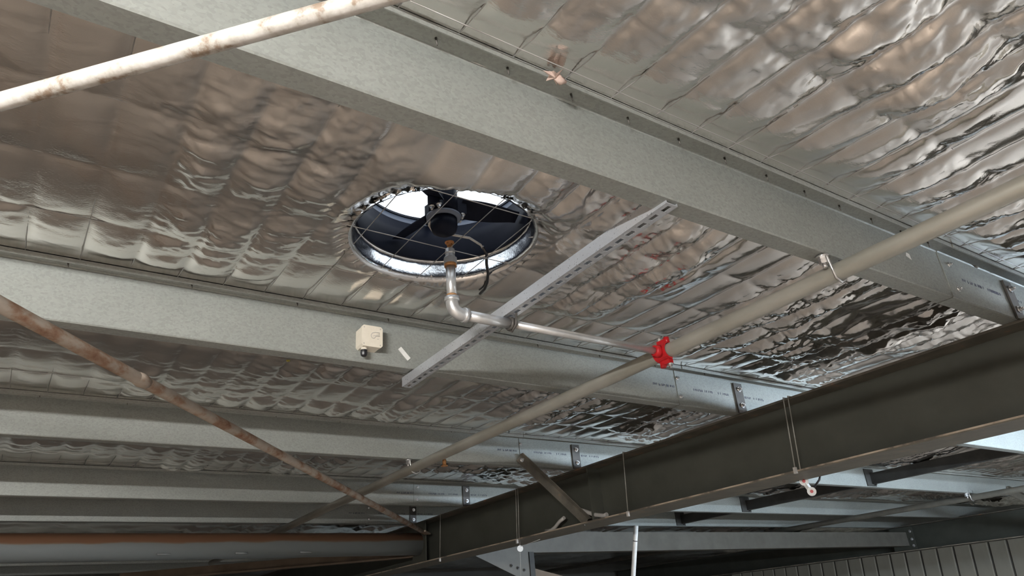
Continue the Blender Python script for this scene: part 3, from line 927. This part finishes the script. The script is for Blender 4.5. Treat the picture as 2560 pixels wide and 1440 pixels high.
# grey conduit stubs on the rafter
tag(put('conduit_stub', MB().tube([(3.385, 4.20, 0.722), (3.39, 4.13, 0.722), (3.39, 4.04, 0.690), (3.39, 3.95, 0.655), (3.39, 3.86, 0.636), (3.39, 3.83, 0.640)], 0.015, 12), M_CONDUIT, (3.39, 4.0, 0.65)),
    'grey bent conduit stub right of the fly brace foot on the rafter', 'conduit')
tag(put('conduit_stub', MB().tube([(3.385, 4.30, 0.69), (3.385, 4.36, 0.672), (3.385, 4.42, 0.640), (3.385, 4.47, 0.625), (3.385, 4.54, 0.630)], 0.013, 12), M_CONDUIT, (3.39, 4.4, 0.63)),
    'grey bent conduit stub left of the fly brace foot on the rafter', 'conduit')

# wires hung down the rafter web
UPV = Vector((0, -math.sin(SLOPE), math.cos(SLOPE)))        # plumb line in the roof frame


def hang(v, n_top, length, label, u=RU0 - 0.008, pair=False):
    t = thing('hanging_wire', label, 'wire', (u, v, n_top), 'wires hung on the rafter')
    for k in range(2 if pair else 1):
        p = Vector((u, v - 0.030 * k, n_top))
        part(t, 'strand', MB().tube([p + Vector((0.05, 0, 0.004)), p + Vector((0, 0, 0.004)), p - UPV * length], 0.0032, 6), M_HANGWIRE)
    p = Vector((u, v, n_top)) - UPV * length
    part(t, 'clip', MB().obox(p, (0.007, 0, 0), (0, 0.008, 0), (0, 0, 0.016)), M_CONDUIT)


hang(6.12, RT, 0.40, 'single plumb wire on the rafter beside the rusty strut end')
hang(4.84, RT, 0.40, 'double plumb wire on the rafter above the white disc', pair=True)
hang(3.535, RT, 0.395, 'single plumb wire on the rafter right of the fly brace')
hang(2.235, RT, 0.38, 'double plumb wire on the rafter above the white insulators', pair=True)

# round white disc on a string under the rafter
dk = thing('white_disc', 'small round white disc hanging by a string under the rafter', 'disc', (3.42, 4.955, 0.551))
c = Vector((3.42, 4.955, 0.551))
part(dk, 'disc', MB().tube([c + Vector((-.004, -.008, 0)), c + Vector((.004, .008, 0))], 0.0245, 18), M_WHITE)
part(dk, 'string', MB().tube([c + UPV * 0.055, c - UPV * 0.22], 0.002, 5), M_CONDUIT)
part(dk, 'string', MB().tube([c + Vector((0, 0, .015)), c + Vector((.06, -.20, .045))], 0.002, 5), M_CONDUIT)

# white insulators with red centres
ins = thing('twin_insulator', 'pair of white insulators with red centres under the rafter', 'insulator', (3.6, 2.39, 0.565))
a, b_ = Vector((3.6, 2.407, 0.597)), Vector((3.6, 2.375, 0.536))
part(ins, 'bar', MB().obox((a + b_) / 2, (b_ - a) / 2, (0.012, 0, 0), (0, 0.014, 0.006)), M_WHITE)
for p in (a, b_):
    k = part(ins, 'insulator_disc', MB().tube([p + Vector((-.014, -.010, 0)), p + Vector((.012, .010, 0))], [0.024, 0.020], 16), M_WHITE)
    put('red_centre', MB().tube([p + Vector((-.017, -.012, 0)), p + Vector((-.010, -.007, 0))], 0.009, 10), M_RED, tuple(ins['base']), k)
part(ins, 'cable', MB().tube([b_ + Vector((0, -.02, .02)), b_ + Vector((.02, -.05, .055)), b_ + Vector((.03, -.07, .10))], 0.0055, 8), M_BLACK)

# leaning white plastic conduit
pv = thing('plastic_conduit', 'upright white plastic conduit with a black band under the rafter', 'conduit', (4.2, 4.75, -1.3))
t_, b_ = Vector((4.2, 4.41, 0.655)), Vector((4.2, 4.526, 0.285))
d = (b_ - t_)
part(pv, 'tube', MB().tube([t_, t_ + d * 0.4, t_ + d, t_ + d * 5.1], 0.0185, 14), M_WHITE)
part(pv, 'black_band', MB().tube([t_ + d * 0.30, t_ + d * 0.315], 0.0197, 14), M_BLACK)

# ------------------------------------------------------------------ far bay: bridging bars, second water pipe
BR = ['dark bridging bar past the rafter right of the white insulators', 'dark bridging bar past the rafter below the white insulators', 'short dark bridging bar past the rafter, the lowest of them']
for k in range(3):
    va, vb = PV[k + 1], PV[k + 2]
    t = thing('bridging_bar', BR[k], 'bridging', (7.25, va, 1.06), 'bridging bars in the far bay')
    part(t, 'channel', MB().box((7.215, va + 0.005, 1.035), (7.225, vb - 0.012, 1.125)).box((7.215, va + 0.005, 1.025), (7.275, vb - 0.012, 1.035)).box((7.215, va + 0.005, 1.125), (7.275, vb - 0.012, 1.133)), M_BRIDGE)
    part(t, 'end_bracket', MB().box((7.13, vb - 0.014, 1.003), (7.29, vb - 0.004, 1.175)), M_BRIDGE)
    part(t, 'bolt', hexbolt((7.255, vb - 0.014, 1.022), (0, -1, 0), 0.012, 0.018), M_BRIDGE)
p2 = thing('water_pipe', 'second water pipe under the bluish purlins past the rafter', 'pipe', (9.4, 0, PN))
part(p2, 'pipe', MB().tube([(9.27, -2.9, 0.945), (9.27, 13, 0.945)], 0.034, 14), M_RAFTER_UNDER)
h = part(p2, 'pipe_hanger', MB().tube([(9.22, PV[2], PB + 0.03), (9.23, PV[2], 0.92), (9.27, PV[2], 0.905), (9.31, PV[2], 0.92), (9.32, PV[2], PB + .03)], 0.006, 6), M_BOLT)
put('bolt', hexbolt((9.20, PV[2] + 0.02, PB - 0.002), (0, 0, -1), 0.022, 0.04), M_BOLT, tuple(p2['base']), h)

# ------------------------------------------------------------------ batten lamps (behind the camera, lighting the purlin webs; the cool pair is added fill)


def batten(label, u0, u1, v, n, col, s):
    t = thing('batten_light', label, 'light', ((u0 + u1) / 2, v, n))
    part(t, 'housing', MB().box((u0 - 0.02, v - 0.045, n + 0.03), (u1 + 0.02, v + 0.045, n + 0.07)), M_WHITE)
    e = emit('lamp_glow', col, s)
    part(t, 'lamp_tube', MB().tube([(u0, v, n), (u1, v, n)], 0.02, 10), e)
    for u in (u0, u1):
        part(t, 'end_cap', MB().box((u - 0.015, v - 0.03, n - 0.024), (u + 0.015, v + 0.03, n + 0.03)), M_WHITE)
        part(t, 'hanger', MB().tube([(u, v, n + 0.07), (u, v, FOIL - 0.01)], 0.003, 6), M_HANGWIRE)


batten('white batten light hung behind the camera at the left', -3.0, -1.2, -1.04, 0.716, (1.0, 0.98, 0.95), LAMP_WARM)
batten('added cool fill light hung past the rafter behind the camera', 5.2, 7.6, 0.2, 0.80, (0.66, 0.82, 1.0), FILL_COOL)  # added lamp standing in for the unseen cool source past the rafter
batten('added low cool fill light farthest behind the camera past the rafter', 6.4, 9.6, -1.6, 0.35, (0.74, 0.87, 1.0), FILL_COOL * 1.3)  # added fill that brightens the farther purlin webs
